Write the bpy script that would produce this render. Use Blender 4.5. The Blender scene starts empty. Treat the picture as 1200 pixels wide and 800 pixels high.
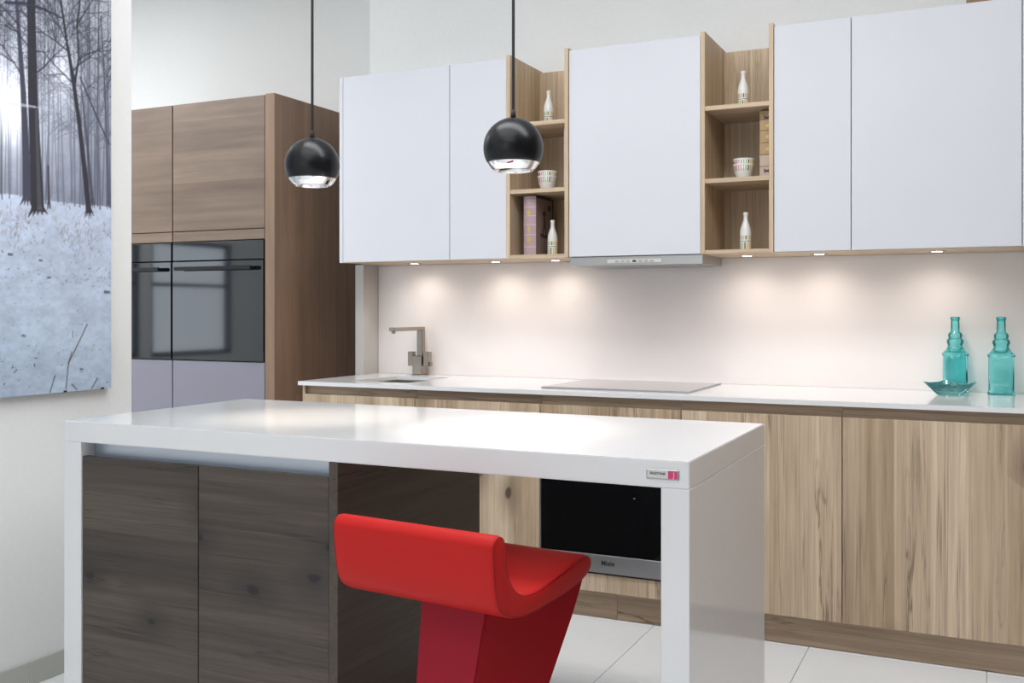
import bpy, bmesh, math, random
import numpy as np
from mathutils import Vector, Matrix

random.seed(7)
rng = np.random.default_rng(11)
S = bpy.context.scene
COL = S.collection
D = bpy.data
R = math.radians

# ------------------------------------------------------------------ camera
FPX, HZ, TH, CAMZ = 1174.0, 363.0, R(25.34), 1.249
cam = D.objects.new('camera', D.cameras.new('camera'))
COL.objects.link(cam)
cam.location = (0, 0, CAMZ)
cam.rotation_euler = (R(90), 0, TH)
cam.data.sensor_width = 36.0
cam.data.lens = FPX / 1200 * 36
cam.data.shift_y = -(400 - HZ) / 1200
cam.data.clip_start = 0.05
S.camera = cam

# ------------------------------------------------------------------ world, large lights, exposure
W = D.worlds.new('world'); S.world = W; W.use_nodes = True
bg = W.node_tree.nodes['Background']
bg.inputs[0].default_value = (0.82, 0.91, 1.0, 1); bg.inputs[1].default_value = 2.2
S.view_settings.view_transform = 'Standard'
S.view_settings.look = 'None'
S.view_settings.gamma = 1.0
S.view_settings.exposure = 0.2
S.view_settings.use_curve_mapping = False

CEIL = 3.3
def area(loc, sx, sy, power, color=(0.98, 0.985, 1.0)):  # soft fill added just below the ceiling, not an actual fitting
    l = D.lights.new('fill_light', 'AREA'); l.shape = 'RECTANGLE'; l.size = sx; l.size_y = sy
    l.energy = power; l.color = color
    o = D.objects.new('fill_light', l); COL.objects.link(o); o.location = loc
    return o
area((-1.4, 1.0, CEIL - 0.03), 2.2, 1.4, 22)
area((-0.8, -1.2, CEIL - 0.03), 2.6, 1.8, 33)
area((-0.75, 2.3, CEIL - 0.03), 3.3, 0.7, 51)
area((-5.2, 2.4, CEIL - 0.03), 1.6, 2.2, 78)

# ------------------------------------------------------------------ pixel helper (photo pixel -> point on a known plane)
_s, _c = math.sin(TH), math.cos(TH)
def ray(u, v):
    a = (u - 600) / FPX
    return (-_s + _c * a, _c + _s * a, -(v - HZ) / FPX)
def on_x(u, v, X):
    k = ray(u, v); t = X / k[0]; return (k[1] * t, k[2] * t + CAMZ)       # (Y, z)

# ------------------------------------------------------------------ materials
def new_mat(name):
    m = D.materials.new(name); m.use_nodes = True
    return m, m.node_tree, m.node_tree.nodes['Principled BSDF']
def plain(name, col, rough=0.5, metal=0.0, spec=0.5, coat=0.0, bump=0.0, bscale=200):
    m, nt, b = new_mat(name)
    b.inputs['Base Color'].default_value = (*col, 1)
    b.inputs['Roughness'].default_value = rough
    b.inputs['Metallic'].default_value = metal
    b.inputs['Specular IOR Level'].default_value = spec
    b.inputs['Coat Weight'].default_value = coat
    # gentle procedural variation in tone
    tc = nt.nodes.new('ShaderNodeTexCoord'); n = nt.nodes.new('ShaderNodeTexNoise')
    n.inputs['Scale'].default_value = bscale; n.inputs['Detail'].default_value = 2
    nt.links.new(tc.outputs['Object'], n.inputs['Vector'])
    mx = nt.nodes.new('ShaderNodeMix'); mx.data_type = 'RGBA'
    mx.inputs[6].default_value = (*[c * 0.97 for c in col], 1); mx.inputs[7].default_value = (*[min(1, c * 1.03) for c in col], 1)
    nt.links.new(n.outputs['Fac'], mx.inputs[0]); nt.links.new(mx.outputs[2], b.inputs['Base Color'])
    if bump:
        bp = nt.nodes.new('ShaderNodeBump'); bp.inputs['Strength'].default_value = bump; bp.inputs['Distance'].default_value = 0.002
        nt.links.new(n.outputs['Fac'], bp.inputs['Height']); nt.links.new(bp.outputs['Normal'], b.inputs['Normal'])
    return m
def emit(name, col, st):
    m, nt, b = new_mat(name)
    b.inputs['Base Color'].default_value = (*col, 1)
    b.inputs['Emission Color'].default_value = (*col, 1); b.inputs['Emission Strength'].default_value = st
    return m

def wood(name, c_lo, c_hi, c_dark, axis='z', rough=0.5, board=0.12, knots=True, boards=0.5, soft=1.0, cracks=1.0, kscale=(4.0, 2.2), fibre=1.0):
    """Procedural oak: board bands, fibres, cracks and knots along one axis."""
    m, nt, b = new_mat(name); L = nt.links.new; N = nt.nodes.new
    tc = N('ShaderNodeTexCoord'); oi = N('ShaderNodeObjectInfo')
    off = N('ShaderNodeVectorMath'); off.operation = 'SCALE'; off.inputs[0].default_value = (3.1, 5.3, 7.7); L(oi.outputs['Random'], off.inputs['Scale'])
    p = N('ShaderNodeVectorMath'); p.operation = 'ADD'; L(tc.outputs['Object'], p.inputs[0]); L(off.outputs[0], p.inputs[1])
    ai = 'xyz'.index(axis)
    def scaled(across, along):
        v = [across] * 3; v[ai] = along
        n = N('ShaderNodeVectorMath'); n.operation = 'MULTIPLY'; n.inputs[1].default_value = v; L(p.outputs[0], n.inputs[0]); return n.outputs[0]
    def N_sep(c):
        n = N('ShaderNodeSeparateColor'); L(c, n.inputs[0]); return n.outputs[0]
    def noise(vec, detail=3, rough_=0.55, dist=0.0):
        n = N('ShaderNodeTexNoise'); n.inputs['Scale'].default_value = 1; n.inputs['Detail'].default_value = detail
        n.inputs['Roughness'].default_value = rough_; n.inputs['Distortion'].default_value = dist
        L(vec, n.inputs['Vector']); return n.outputs['Fac']
    def math_(op, a, bb=None, clamp=False):
        n = N('ShaderNodeMath'); n.operation = op; n.use_clamp = clamp
        for i, x in enumerate((a, bb)):
            if x is None: continue
            if isinstance(x, (int, float)): n.inputs[i].default_value = x
            else: L(x, n.inputs[i])
        return n.outputs[0]
    def mrange(x, a, bb, c=0.0, d=1.0):
        n = N('ShaderNodeMapRange'); n.inputs[1].default_value = a; n.inputs[2].default_value = bb
        n.inputs[3].default_value = c; n.inputs[4].default_value = d; L(x, n.inputs[0]); return n.outputs[0]
    # boards across the grain
    sep = N('ShaderNodeSeparateXYZ'); L(p.outputs[0], sep.inputs[0])
    others = [i for i in range(3) if i != ai]
    acr = math_('ADD', sep.outputs[others[0]], sep.outputs[others[1]]) if axis == 'z' else sep.outputs[2]
    bid = math_('FLOOR', math_('DIVIDE', acr, board))
    wn = N('ShaderNodeTexWhiteNoise'); wn.noise_dimensions = '1D'; L(bid, wn.inputs['W'])
    band = noise(scaled(9 , 0.5), 3, 0.6)
    tone = math_('ADD', math_('MULTIPLY', wn.outputs['Value'], boards), math_('MULTIPLY', mrange(band, 0.3, 0.7), 1 - boards))
    mx = N('ShaderNodeMix'); mx.data_type = 'RGBA'; L(tone, mx.inputs[0])
    mx.inputs[6].default_value = (*c_lo, 1); mx.inputs[7].default_value = (*c_hi, 1)
    fib = noise(scaled(170 * soft, 3.5 * soft), 3, 0.7)
    fib2 = noise(scaled(48 * soft, 1.1), 4, 0.65, 0.4)
    fmul = math_('MULTIPLY', mrange(fib, 0.25, 0.75, 1 - .17 * fibre, 1 + .12 * fibre), mrange(fib2, 0.25, 0.75, 1 - .28 * fibre, 1 + .20 * fibre))
    mul = N('ShaderNodeMix'); mul.data_type = 'RGBA'; mul.blend_type = 'MULTIPLY'; mul.inputs[0].default_value = 1
    cc = N('ShaderNodeCombineColor'); [L(fmul, cc.inputs[i]) for i in range(3)]
    L(mx.outputs[2], mul.inputs[6]); L(cc.outputs[0], mul.inputs[7])
    # cracks
    cn = noise(scaled(11, 0.55), 5, 0.62, 0.3)
    cr = mrange(math_('ABSOLUTE', math_('SUBTRACT', cn, 0.5)), 0.0, 0.016, 1, 0)
    cm = mrange(noise(scaled(5, 1.1), 2), 0.50, 0.66)
    cn2 = noise(scaled(30, 0.45), 3, 0.5, 0.2)
    cr2 = math_('MULTIPLY', mrange(math_('ABSOLUTE', math_('SUBTRACT', cn2, 0.5)), 0.0, 0.020, 1, 0), mrange(noise(scaled(7, 0.9), 2), 0.48, 0.60))
    dark = math_('MAXIMUM', math_('MULTIPLY', math_('MULTIPLY', cr, cm), 0.8 * cracks), math_('MULTIPLY', cr2, 0.55 * cracks))
    if knots:
        cv2 = N('ShaderNodeCombineXYZ'); L(math_('MULTIPLY', acr, kscale[0]), cv2.inputs[0]); L(math_('MULTIPLY', sep.outputs[ai], kscale[1]), cv2.inputs[1])
        vo = N('ShaderNodeTexVoronoi'); vo.voronoi_dimensions = '2D'; vo.inputs['Scale'].default_value = 1; L(cv2.outputs[0], vo.inputs['Vector'])
        kd = math_('ADD', vo.outputs['Distance'], math_('MULTIPLY', math_('SUBTRACT', noise(scaled(34, 10), 3), 0.5), 0.12))
        # not every cell carries a knot
        kd = math_('ADD', kd, math_('MULTIPLY', math_('GREATER_THAN', N_sep(vo.outputs['Color']), 0.72), 1.0))
        kk = mrange(kd, 0.03, 0.095, 0.95, 0)
        halo = mrange(kd, 0.05, 0.30, 0.5, 0)
        dark = math_('MAXIMUM', dark, math_('MAXIMUM', kk, halo))
    mk2 = N('ShaderNodeMix'); mk2.data_type = 'RGBA'; L(dark, mk2.inputs[0]); L(mul.outputs[2], mk2.inputs[6]); mk2.inputs[7].default_value = (*c_dark, 1)
    L(mk2.outputs[2], b.inputs['Base Color'])
    b.inputs['Roughness'].default_value = rough
    bp = N('ShaderNodeBump'); bp.inputs['Strength'].default_value = 0.15; bp.inputs['Distance'].default_value = 0.001
    L(math_('SUBTRACT', fib, dark), bp.inputs['Height']); L(bp.outputs['Normal'], b.inputs['Normal'])
    return m

OAK_LO, OAK_HI, OAK_D = (0.35, 0.24, 0.140), (0.72, 0.58, 0.425), (0.07, 0.04, 0.024)
M = {}
M['oak'] = wood('oak_vertical', OAK_LO, OAK_HI, OAK_D, 'z')
M['oak_h'] = wood('oak_horizontal', (0.34, 0.24, 0.16), (0.54, 0.41, 0.29), OAK_D, 'x', board=0.05, knots=False)
M['oak_shelf'] = wood('oak_shelf', (0.52, 0.39, 0.25), (0.70, 0.55, 0.385), (0.2, 0.13, 0.08), 'z', board=0.09, knots=False, cracks=0.5)
M['oak_edge'] = wood('oak_edge', (0.54, 0.41, 0.28), (0.62, 0.48, 0.34), (0.3, 0.2, 0.12), 'x', board=0.3, knots=False, cracks=0.2)
M['dark_oak'] = wood('dark_oak', (0.030, 0.023, 0.019), (0.122, 0.095, 0.074), (0.006, 0.005, 0.007), 'x', board=0.19, boards=0.40, cracks=1.3, kscale=(4.2, 3.0), fibre=1.3)
M['dark_oak_y'] = wood('dark_oak_side', (0.050, 0.038, 0.028), (0.085, 0.066, 0.050), (0.010, 0.008, 0.008), 'y', board=0.17, boards=0.45, knots=False)
M['tall_oak'] = wood('tall_oak', (0.155, 0.105, 0.075), (0.27, 0.195, 0.145), (0.17, 0.12, 0.09), 'x', board=0.16, knots=False, soft=0.15, cracks=0.0)
M['tall_side'] = wood('tall_side', (0.20, 0.12, 0.075), (0.30, 0.195, 0.13), (0.10, 0.07, 0.05), 'z', board=0.2, knots=False, soft=0.15, cracks=0.0)
M['grey_front'] = plain('mauve_grey_front', (0.235, 0.225, 0.275), 0.35)
M['white_front'] = plain('white_matt_front', (0.66, 0.675, 0.725), 0.55, bscale=3)
M['white_body'] = plain('white_body', (0.75, 0.76, 0.79), 0.5)
M['quartz'] = plain('white_quartz', (0.765, 0.775, 0.785), 0.10, spec=0.5, bscale=400)
M['wall'] = plain('white_wall', (0.80, 0.81, 0.80), 0.85, bscale=60, bump=0.03)
M['ceil'] = plain('white_ceiling', (0.85, 0.85, 0.85), 0.9)
M['splash'] = plain('pale_backsplash', (0.84, 0.79, 0.775), 0.28, spec=0.35, bscale=2)
M['tile'] = plain('white_floor_tile', (0.84, 0.86, 0.87), 0.14, bscale=5)
M['grout'] = plain('grey_grout', (0.42, 0.42, 0.42), 0.9)
M['bbtile'] = plain('grey_green_tile', (0.45, 0.46, 0.42), 0.35, bscale=8)
M['steel'] = plain('brushed_steel', (0.46, 0.455, 0.44), 0.34, 1.0)
M['steel_d'] = plain('oven_steel', (0.40, 0.40, 0.41), 0.35, 1.0)
M['alu'] = plain('aluminium', (0.62, 0.68, 0.76), 0.38, 0.9)
M['chrome'] = plain('chrome', (0.86, 0.86, 0.87), 0.05, 1.0)
M['nickel'] = plain('satin_nickel', (0.40, 0.35, 0.30), 0.25, 1.0)
M['black'] = plain('matt_black_paint', (0.005, 0.006, 0.008), 0.30, spec=0.35)
M['cord'] = plain('black_cord', (0.01, 0.01, 0.01), 0.7)
M['oven_glass'] = plain('black_oven_glass', (0.004, 0.004, 0.005), 0.05, spec=0.45)
M['wall_oven_glass'] = plain('mirror_oven_glass', (0.004, 0.006, 0.010), 0.06, spec=1.0, coat=0.25)
M['hob'] = plain('hob_glass', (0.30, 0.27, 0.26), 0.06, spec=0.7)
M['black_gap'] = plain('black_plastic', (0.01, 0.01, 0.01), 0.6)
M['red'] = plain('red_leather', (0.50, 0.014, 0.012), 0.5, spec=0.18, bump=0.12, bscale=500)
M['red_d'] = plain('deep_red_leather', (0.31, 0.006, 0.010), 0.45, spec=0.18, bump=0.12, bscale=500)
M['ceramic'] = plain('white_ceramic', (0.82, 0.82, 0.80), 0.15)
M['lens'] = emit('spot_lens', (1.0, 0.90, 0.76), 14)
M['bulb'] = emit('bulb_glow', (1.0, 0.86, 0.66), 22)
M['pink_book'] = plain('dusty_pink_cloth', (0.46, 0.33, 0.36), 0.6)
M['pink_dark'] = plain('faded_cover', (0.23, 0.165, 0.145), 0.6, bscale=40)
M['book_edge'] = plain('dark_book_edge', (0.05, 0.03, 0.025), 0.6)
M['gold'] = plain('gold_print', (0.60, 0.42, 0.12), 0.4)
M['pale_print'] = plain('pale_print', (0.62, 0.50, 0.52), 0.6)
M['lav_book'] = plain('lavender_cloth', (0.48, 0.40, 0.46), 0.6)
M['tan_book'] = plain('aged_tan_cover', (0.42, 0.29, 0.15), 0.6, bscale=30)
M['cream_book'] = plain('aged_cream_cover', (0.50, 0.40, 0.32), 0.6, bscale=30)
M['brown_band'] = plain('brown_band', (0.22, 0.13, 0.07), 0.6)
M['purple'] = plain('butterfly_purple', (0.07, 0.035, 0.10), 0.6)
M['paper'] = plain('paper_pages', (0.72, 0.66, 0.55), 0.8)
M['ink'] = plain('black_ink', (0.02, 0.02, 0.02), 0.6)
M['badge_w'] = plain('badge_silver', (0.62, 0.63, 0.60), 0.4)
M['badge_p'] = plain('badge_magenta', (0.60, 0.04, 0.16), 0.4)
M['badge_pl'] = plain('badge_light_pink', (0.85, 0.35, 0.45), 0.4)
M['wood_top'] = plain('brown_board', (0.24, 0.16, 0.09), 0.6, bscale=30)

def glass(name, tint, body, dens):
    """coloured bottle glass: tinted see-through wall, a little body colour, a mirror skin by Fresnel."""
    m, nt, b = new_mat(name); N = nt.nodes.new; L = nt.links.new
    nt.nodes.remove(b); out = nt.nodes['Material Output']
    tr = N('ShaderNodeBsdfTransparent'); tr.inputs[0].default_value = (*tint, 1)
    df = N('ShaderNodeBsdfDiffuse'); df.inputs[0].default_value = (*body, 1)
    tl = N('ShaderNodeBsdfTranslucent'); tl.inputs[0].default_value = (*body, 1)
    gl = N('ShaderNodeBsdfGlossy'); gl.inputs['Roughness'].default_value = 0.04
    tc = N('ShaderNodeTexCoord'); n = N('ShaderNodeTexNoise'); n.inputs['Scale'].default_value = 28; L(tc.outputs['Object'], n.inputs['Vector'])
    bp = N('ShaderNodeBump'); bp.inputs['Strength'].default_value = 0.35; bp.inputs['Distance'].default_value = 0.004
    L(n.outputs['Fac'], bp.inputs['Height']); L(bp.outputs['Normal'], gl.inputs['Normal'])
    fr = N('ShaderNodeFresnel'); fr.inputs[0].default_value = 1.45; L(bp.outputs['Normal'], fr.inputs['Normal'])
    m1 = N('ShaderNodeMixShader'); L(df.outputs[0], m1.inputs[1]); L(tl.outputs[0], m1.inputs[2])
    lw = N('ShaderNodeLayerWeight'); lw.inputs[0].default_value = 0.35
    mr = N('ShaderNodeMapRange'); mr.inputs[3].default_value = dens; mr.inputs[4].default_value = min(1, dens + 0.55); L(lw.outputs['Facing'], mr.inputs[0])
    m2 = N('ShaderNodeMixShader'); L(mr.outputs[0], m2.inputs[0]); L(tr.outputs[0], m2.inputs[1]); L(m1.outputs[0], m2.inputs[2])
    m3 = N('ShaderNodeMixShader'); L(fr.outputs[0], m3.inputs[0]); L(m2.outputs[0], m3.inputs[1]); L(gl.outputs[0], m3.inputs[2])
    L(m3.outputs[0], out.inputs['Surface'])
    return m
M['turq'] = glass('turquoise_glass', (0.62, 0.985, 0.99), (0.04, 0.85, 0.86), 0.05)
M['turq_light'] = glass('pale_turquoise_glass', (0.84, 0.99, 1.0), (0.10, 0.85, 0.90), 0.05)

def striped(name, z0, z1, nst):
    """white ceramic with a printed band of coloured vertical stripes around the axis, between heights z0 and z1."""
    m, nt, b = new_mat(name); N = nt.nodes.new; L = nt.links.new
    b.inputs['Roughness'].default_value = 0.18
    tc = N('ShaderNodeTexCoord'); sp = N('ShaderNodeSeparateXYZ'); L(tc.outputs['Object'], sp.inputs[0])
    def mt(op, a, c=None, d=None):
        n = N('ShaderNodeMath'); n.operation = op
        for i, x in enumerate((a, c, d)):
            if x is None: continue
            if isinstance(x, (int, float)): n.inputs[i].default_value = x
            else: L(x, n.inputs[i])
        return n.outputs[0]
    ang = mt('MULTIPLY', mt('ARCTAN2', sp.outputs[1], sp.outputs[0]), nst / (2 * math.pi))
    wn = N('ShaderNodeTexWhiteNoise'); wn.noise_dimensions = '1D'; L(mt('FLOOR', ang), wn.inputs['W'])
    cr = N('ShaderNodeValToRGB'); cr.color_ramp.interpolation = 'CONSTANT'
    cols = [(0.0, (0.75, 0.55, 0.08)), (0.18, (0.05, 0.05, 0.06)), (0.32, (0.62, 0.05, 0.12)), (0.48, (0.30, 0.55, 0.18)), (0.62, (0.72, 0.30, 0.10)), (0.78, (0.40, 0.36, 0.50))]
    while len(cr.color_ramp.elements) < len(cols): cr.color_ramp.elements.new(0.5)
    for e, (p_, c_) in zip(cr.color_ramp.elements, cols): e.position = p_; e.color = (*c_, 1)
    L(wn.outputs['Value'], cr.inputs[0])
    fr = mt('LESS_THAN', mt('FRACT', ang), 0.5)
    zin = mt('MULTIPLY', mt('GREATER_THAN', sp.outputs[2], z0), mt('LESS_THAN', sp.outputs[2], z1))
    mx = N('ShaderNodeMix'); mx.data_type = 'RGBA'; L(mt('MULTIPLY', fr, zin), mx.inputs[0])
    mx.inputs[6].default_value = (0.82, 0.82, 0.80, 1); L(cr.outputs[0], mx.inputs[7]); L(mx.outputs[2], b.inputs['Base Color'])
    return m
M['cup'] = striped('striped_cup', 0.040, 0.064, 26)
M['bot'] = striped('striped_bottle', 0.045, 0.062, 18)
M['bot2'] = striped('striped_bottle_base', 0.004, 0.034, 16)

# ------------------------------------------------------------------ mesh helpers
def origin(o):
    v = Vector((0, 0, 0))
    while o: v += o.location; o = o.parent
    return v
def bx(bm, x0, x1, y0, y1, z0, z1):
    v = [bm.verts.new(p) for p in ((x0, y0, z0), (x1, y0, z0), (x1, y1, z0), (x0, y1, z0), (x0, y0, z1), (x1, y0, z1), (x1, y1, z1), (x0, y1, z1))]
    for f in ((3, 2, 1, 0), (4, 5, 6, 7), (0, 1, 5, 4), (1, 2, 6, 5), (2, 3, 7, 6), (3, 0, 4, 7)): bm.faces.new([v[i] for i in f])
def box(*a):
    bm = bmesh.new()
    bx(bm, *a); return bm
def boxes(lst):
    bm = bmesh.new()
    for a in lst: bx(bm, *a)
    return bm
def bev(bm, w, seg=1):
    bmesh.ops.bevel(bm, geom=list(bm.edges), offset=w, segments=seg, affect='EDGES', clamp_overlap=True); return bm
def lathe(profile, seg=32, c=(0, 0, 0), bm=None):
    bm = bm or bmesh.new(); rings = []
    for r, z in profile:
        if r < 1e-6: rings.append([bm.verts.new((c[0], c[1], c[2] + z))])
        else: rings.append([bm.verts.new((c[0] + r * math.cos(2 * math.pi * k / seg), c[1] + r * math.sin(2 * math.pi * k / seg), c[2] + z)) for k in range(seg)])
    for a, b in zip(rings, rings[1:]):
        for k in range(seg):
            k2 = (k + 1) % seg
            if len(a) == 1 and len(b) == 1: continue
            if len(a) == 1: bm.faces.new((a[0], b[k2], b[k]))
            elif len(b) == 1: bm.faces.new((a[k], a[k2], b[0]))
            else: bm.faces.new((a[k], a[k2], b[k2], b[k]))
    return bm
def loft(rings, cap=True):
    bm = bmesh.new(); vs = [[bm.verts.new(p) for p in r] for r in rings]; n = len(rings[0])
    for a, b in zip(vs, vs[1:]):
        for k in range(n): bm.faces.new((a[k], a[(k + 1) % n], b[(k + 1) % n], b[k]))
    if cap:
        bm.faces.new(list(reversed(vs[0]))); bm.faces.new(vs[-1])
    bmesh.ops.recalc_face_normals(bm, faces=bm.faces); return bm
def prism(pts, axis, a, b):
    """extrude a 2-D outline along an axis: pts are the two other coordinates in x,y,z order."""
    def p3(p, t):
        q = list(p); q.insert('xyz'.index(axis), t); return q
    return loft([[p3(p, a) for p in pts], [p3(p, b) for p in pts]])
def tag(o, label, cat, group=None, kind=None):
    if label: o['label'] = label
    if cat: o['category'] = cat
    if group: o['group'] = group
    if kind: o['kind'] = kind
    return o
def mk(name, bm, mat, parent=None, smooth=False, label=None, cat=None, group=None, kind=None, org=None):
    """one mesh object; the shape is given in world metres."""
    bmesh.ops.recalc_face_normals(bm, faces=bm.faces)
    if parent is not None: o0 = origin(parent)
    elif org is not None: o0 = Vector(org)
    else:
        vs = [v.co for v in bm.verts]
        o0 = Vector((sum((min(v[i] for v in vs), max(v[i] for v in vs))) / 2 if i < 2 else min(v[2] for v in vs)) for i in range(3))
    bmesh.ops.translate(bm, verts=bm.verts, vec=-o0)
    me = D.meshes.new(name); bm.to_mesh(me); bm.free()
    if smooth:
        for p in me.polygons: p.use_smooth = True
    me.materials.append(M[mat] if isinstance(mat, str) else mat)
    o = D.objects.new(name, me); COL.objects.link(o)
    if parent is not None: o.parent = parent
    else: o.location = o0
    return tag(o, label, cat, group, kind)
def thing(name, loc, label, cat, group=None, kind=None, rz=0.0):
    o = D.objects.new(name, None); COL.objects.link(o); o.empty_display_size = 0.05
    o.location = loc; o.rotation_euler = (0, 0, rz)
    return tag(o, label, cat, group, kind)
def smooth_by_angle(o, ang=35):
    for p in o.data.polygons: p.use_smooth = True
    o.data.set_sharp_from_angle(angle=R(ang)); return o
def text_bm(txt, size, loc, rot=(R(90), 0, 0), depth=0.0006):
    c = D.curves.new('t', 'FONT'); c.body = txt; c.size = size; c.extrude = depth; c.align_x = 'CENTER'; c.align_y = 'CENTER'
    c.resolution_u = 3; c.offset = size * 0.022
    o = D.objects.new('t', c); COL.objects.link(o)
    dg = bpy.context.evaluated_depsgraph_get(); me = D.meshes.new_from_object(o.evaluated_get(dg))
    bm = bmesh.new(); bm.from_mesh(me)
    from mathutils import Euler
    bmesh.ops.transform(bm, verts=bm.verts, matrix=Matrix.Translation(loc) @ Euler(rot).to_matrix().to_4x4())
    D.objects.remove(o); D.curves.remove(c); D.meshes.remove(me)
    return bm
def copy_tree(o, loc=None, parent=None):
    c = o.copy(); COL.objects.link(c); c.parent = parent
    if loc is not None: c.location = loc
    for ch in list(o.children): copy_tree(ch, None, c)
    return c

# ================================================================== THE SETTING
XW = -2.878                      # picture wall plane
YW = 4.44                        # kitchen wall plane
XR, YF, XL, YB2 = 1.35, -3.2, -6.3, 4.80
floor = mk('floor', box(XL, XR, YF, YB2 + 0.1, -0.10, -0.004), 'grout', kind='structure')
P = 0.5955
tile_mesh = None
x = -0.5945 + P * 4
xs = [-0.5945 + P * k for k in range(-10, 5)]
ys = [3.222 + P * k for k in range(-11, 3)]
for ix in xs:
    for iy in ys:
        if ix + P > XR + 0.3 or ix < XL or iy < YF or iy > YB2 - 0.1: continue
        if tile_mesh is None:
            t = mk('tile', bev(box(0.001, P - 0.001, 0.001, P - 0.001, -0.012, 0.0), 0.0012), 'tile', org=(0, 0, 0))
            tile_mesh = t.data
        else:
            t = D.objects.new('tile', tile_mesh); COL.objects.link(t)
        t.parent = floor; t.location = Vector((ix, iy, 0)) - floor.location
mk('ceiling', box(XL, XR, YF, YB2 + 0.1, CEIL, CEIL + 0.1), 'ceil', kind='structure')
mk('wall_left', box(XW - 0.10, XW, YF, 2.766, 0, CEIL), 'wall', kind='structure')
mk('wall_back', box(-2.93, XR, YW, YW + 0.46, 0, CEIL), 'wall', kind='structure')
mk('wall_back_far', box(XL, -2.93, YB2, YB2 + 0.1, 0, CEIL), 'wall', kind='structure')
def holed(ax, a0, a1, t0, t1, holes):
    """a wall slab along axis ax with rectangular window openings (u0, u1, z0, z1)."""
    L_ = []; cur = a0
    for u0, u1, z0, z1 in sorted(holes):
        L_ += [(cur, u0, 0, CEIL), (u0, u1, 0, z0), (u0, u1, z1, CEIL)]; cur = u1
    L_.append((cur, a1, 0, CEIL))
    return boxes([(u0, u1, t0, t1, z0, z1) if ax == 'x' else (t0, t1, u0, u1, z0, z1) for u0, u1, z0, z1 in L_])
H_LEFT = [(0.72, 1.72, 0.85, 1.85), (1.84, 2.60, 0.85, 1.85)]
H_FRONT = [(-5.8, -3.3, 0.7, 2.5), (-2.7, -0.75, 0.7, 2.5)]
mk('wall_far_left', holed('y', YF, YB2, XL - 0.1, XL, H_LEFT), 'wall', kind='structure')
mk('wall_front', holed('x', XL, XR, YF - 0.1, YF, H_FRONT), 'wall', kind='structure')
M['taupe'] = plain('added_dark_wall', (0.13, 0.075, 0.04), 0.8)
mk('wall_right_added', box(XR, XR + 0.1, YF, YW, 0, CEIL), 'taupe', kind='structure')  # unseen dark wall, added to dim the light on right-facing surfaces
M['stub'] = plain('shaded_plaster', (0.52, 0.50, 0.48), 0.8)  # shade on the wall stub put into its base colour
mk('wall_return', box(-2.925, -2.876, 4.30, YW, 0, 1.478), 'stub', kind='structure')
# windows behind the camera and in the next room let the daylight in
for k, (u0, u1, z0, z1) in enumerate(H_FRONT):
    wf = thing('window_%d' % (k + 1), ((u0 + u1) / 2, YF, z0), None, None, kind='structure')
    um = (u0 + u1) / 2
    for a, b, c, d in ((u0, u0 + .05, z0, z1), (u1 - .05, u1, z0, z1), (um - .03, um + .03, z0 + .05, z1 - .05), (u0 + .05, u1 - .05, z0, z0 + .05), (u0 + .05, u1 - .05, z1 - .05, z1)):
        mk('window_frame', box(a, b, YF - .07, YF - .02, c, d), 'black', wf)
for k, (u0, u1, z0, z1) in enumerate(H_LEFT):
    wf = thing('window_%d' % (k + 3), (XL, (u0 + u1) / 2, z0), None, None, kind='structure')
    for a, b, c, d in ((u0, u0 + .04, z0, z1), (u1 - .04, u1, z0, z1), (u0 + .04, u1 - .04, z0, z0 + .04), (u0 + .04, u1 - .04, z1 - .04, z1), (u0 + .04, u1 - .04, 1.45, 1.48)):
        mk('window_frame', box(XL - .07, XL - .02, a, b, c, d), 'black', wf)
# skirting tiles on the picture wall
bbs = thing('baseboard_left', (XW, 0, 0), None, None, kind='structure')
for k in range(0, 6):
    y1 = 2.316 + 0.45 - 0.6 * k if k else 2.766
    y0 = 2.316 - 0.6 * k
    y1 = 2.766 if k == 0 else 2.316 - 0.6 * (k - 1)
    mk('tile', bev(box(XW, XW + 0.009, y0 + 0.0015, y1 - 0.0015, 0.0, 0.081), 0.0015), 'bbtile', bbs)
mk('grout_line', box(XW, XW + 0.006, -0.7, 2.766, 0, 0.078), 'tile', bbs)

# ================================================================== KITCHEN RUN
YC, YDOOR, YPL = 3.76, 3.78, 3.83
CT, CB = 0.92, 0.902
# ---- worktop with a cut-out for the sink
SX0, SX1, SY0, SY1 = -2.66, -2.355, 3.875, 4.27
mk('worktop', boxes([(-2.875, SX0, YC, YW - 0.001, CB, CT), (SX0, SX1, YC, SY0, CB, CT), (SX0, SX1, SY1, YW - 0.001, CB, CT), (SX1, 0.74, YC, YW - 0.001, CB, CT)]),
   'quartz', label='long thin white quartz worktop along the wall above the oak base cabinets', cat='worktop')
mk('end_panel', bev(box(-2.866, -2.851, 3.783, YW - 0.002, 0.0, CB), 0.001), 'oak', label='upright oak end panel closing the base cabinets below the sink end', cat='panel')
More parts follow.
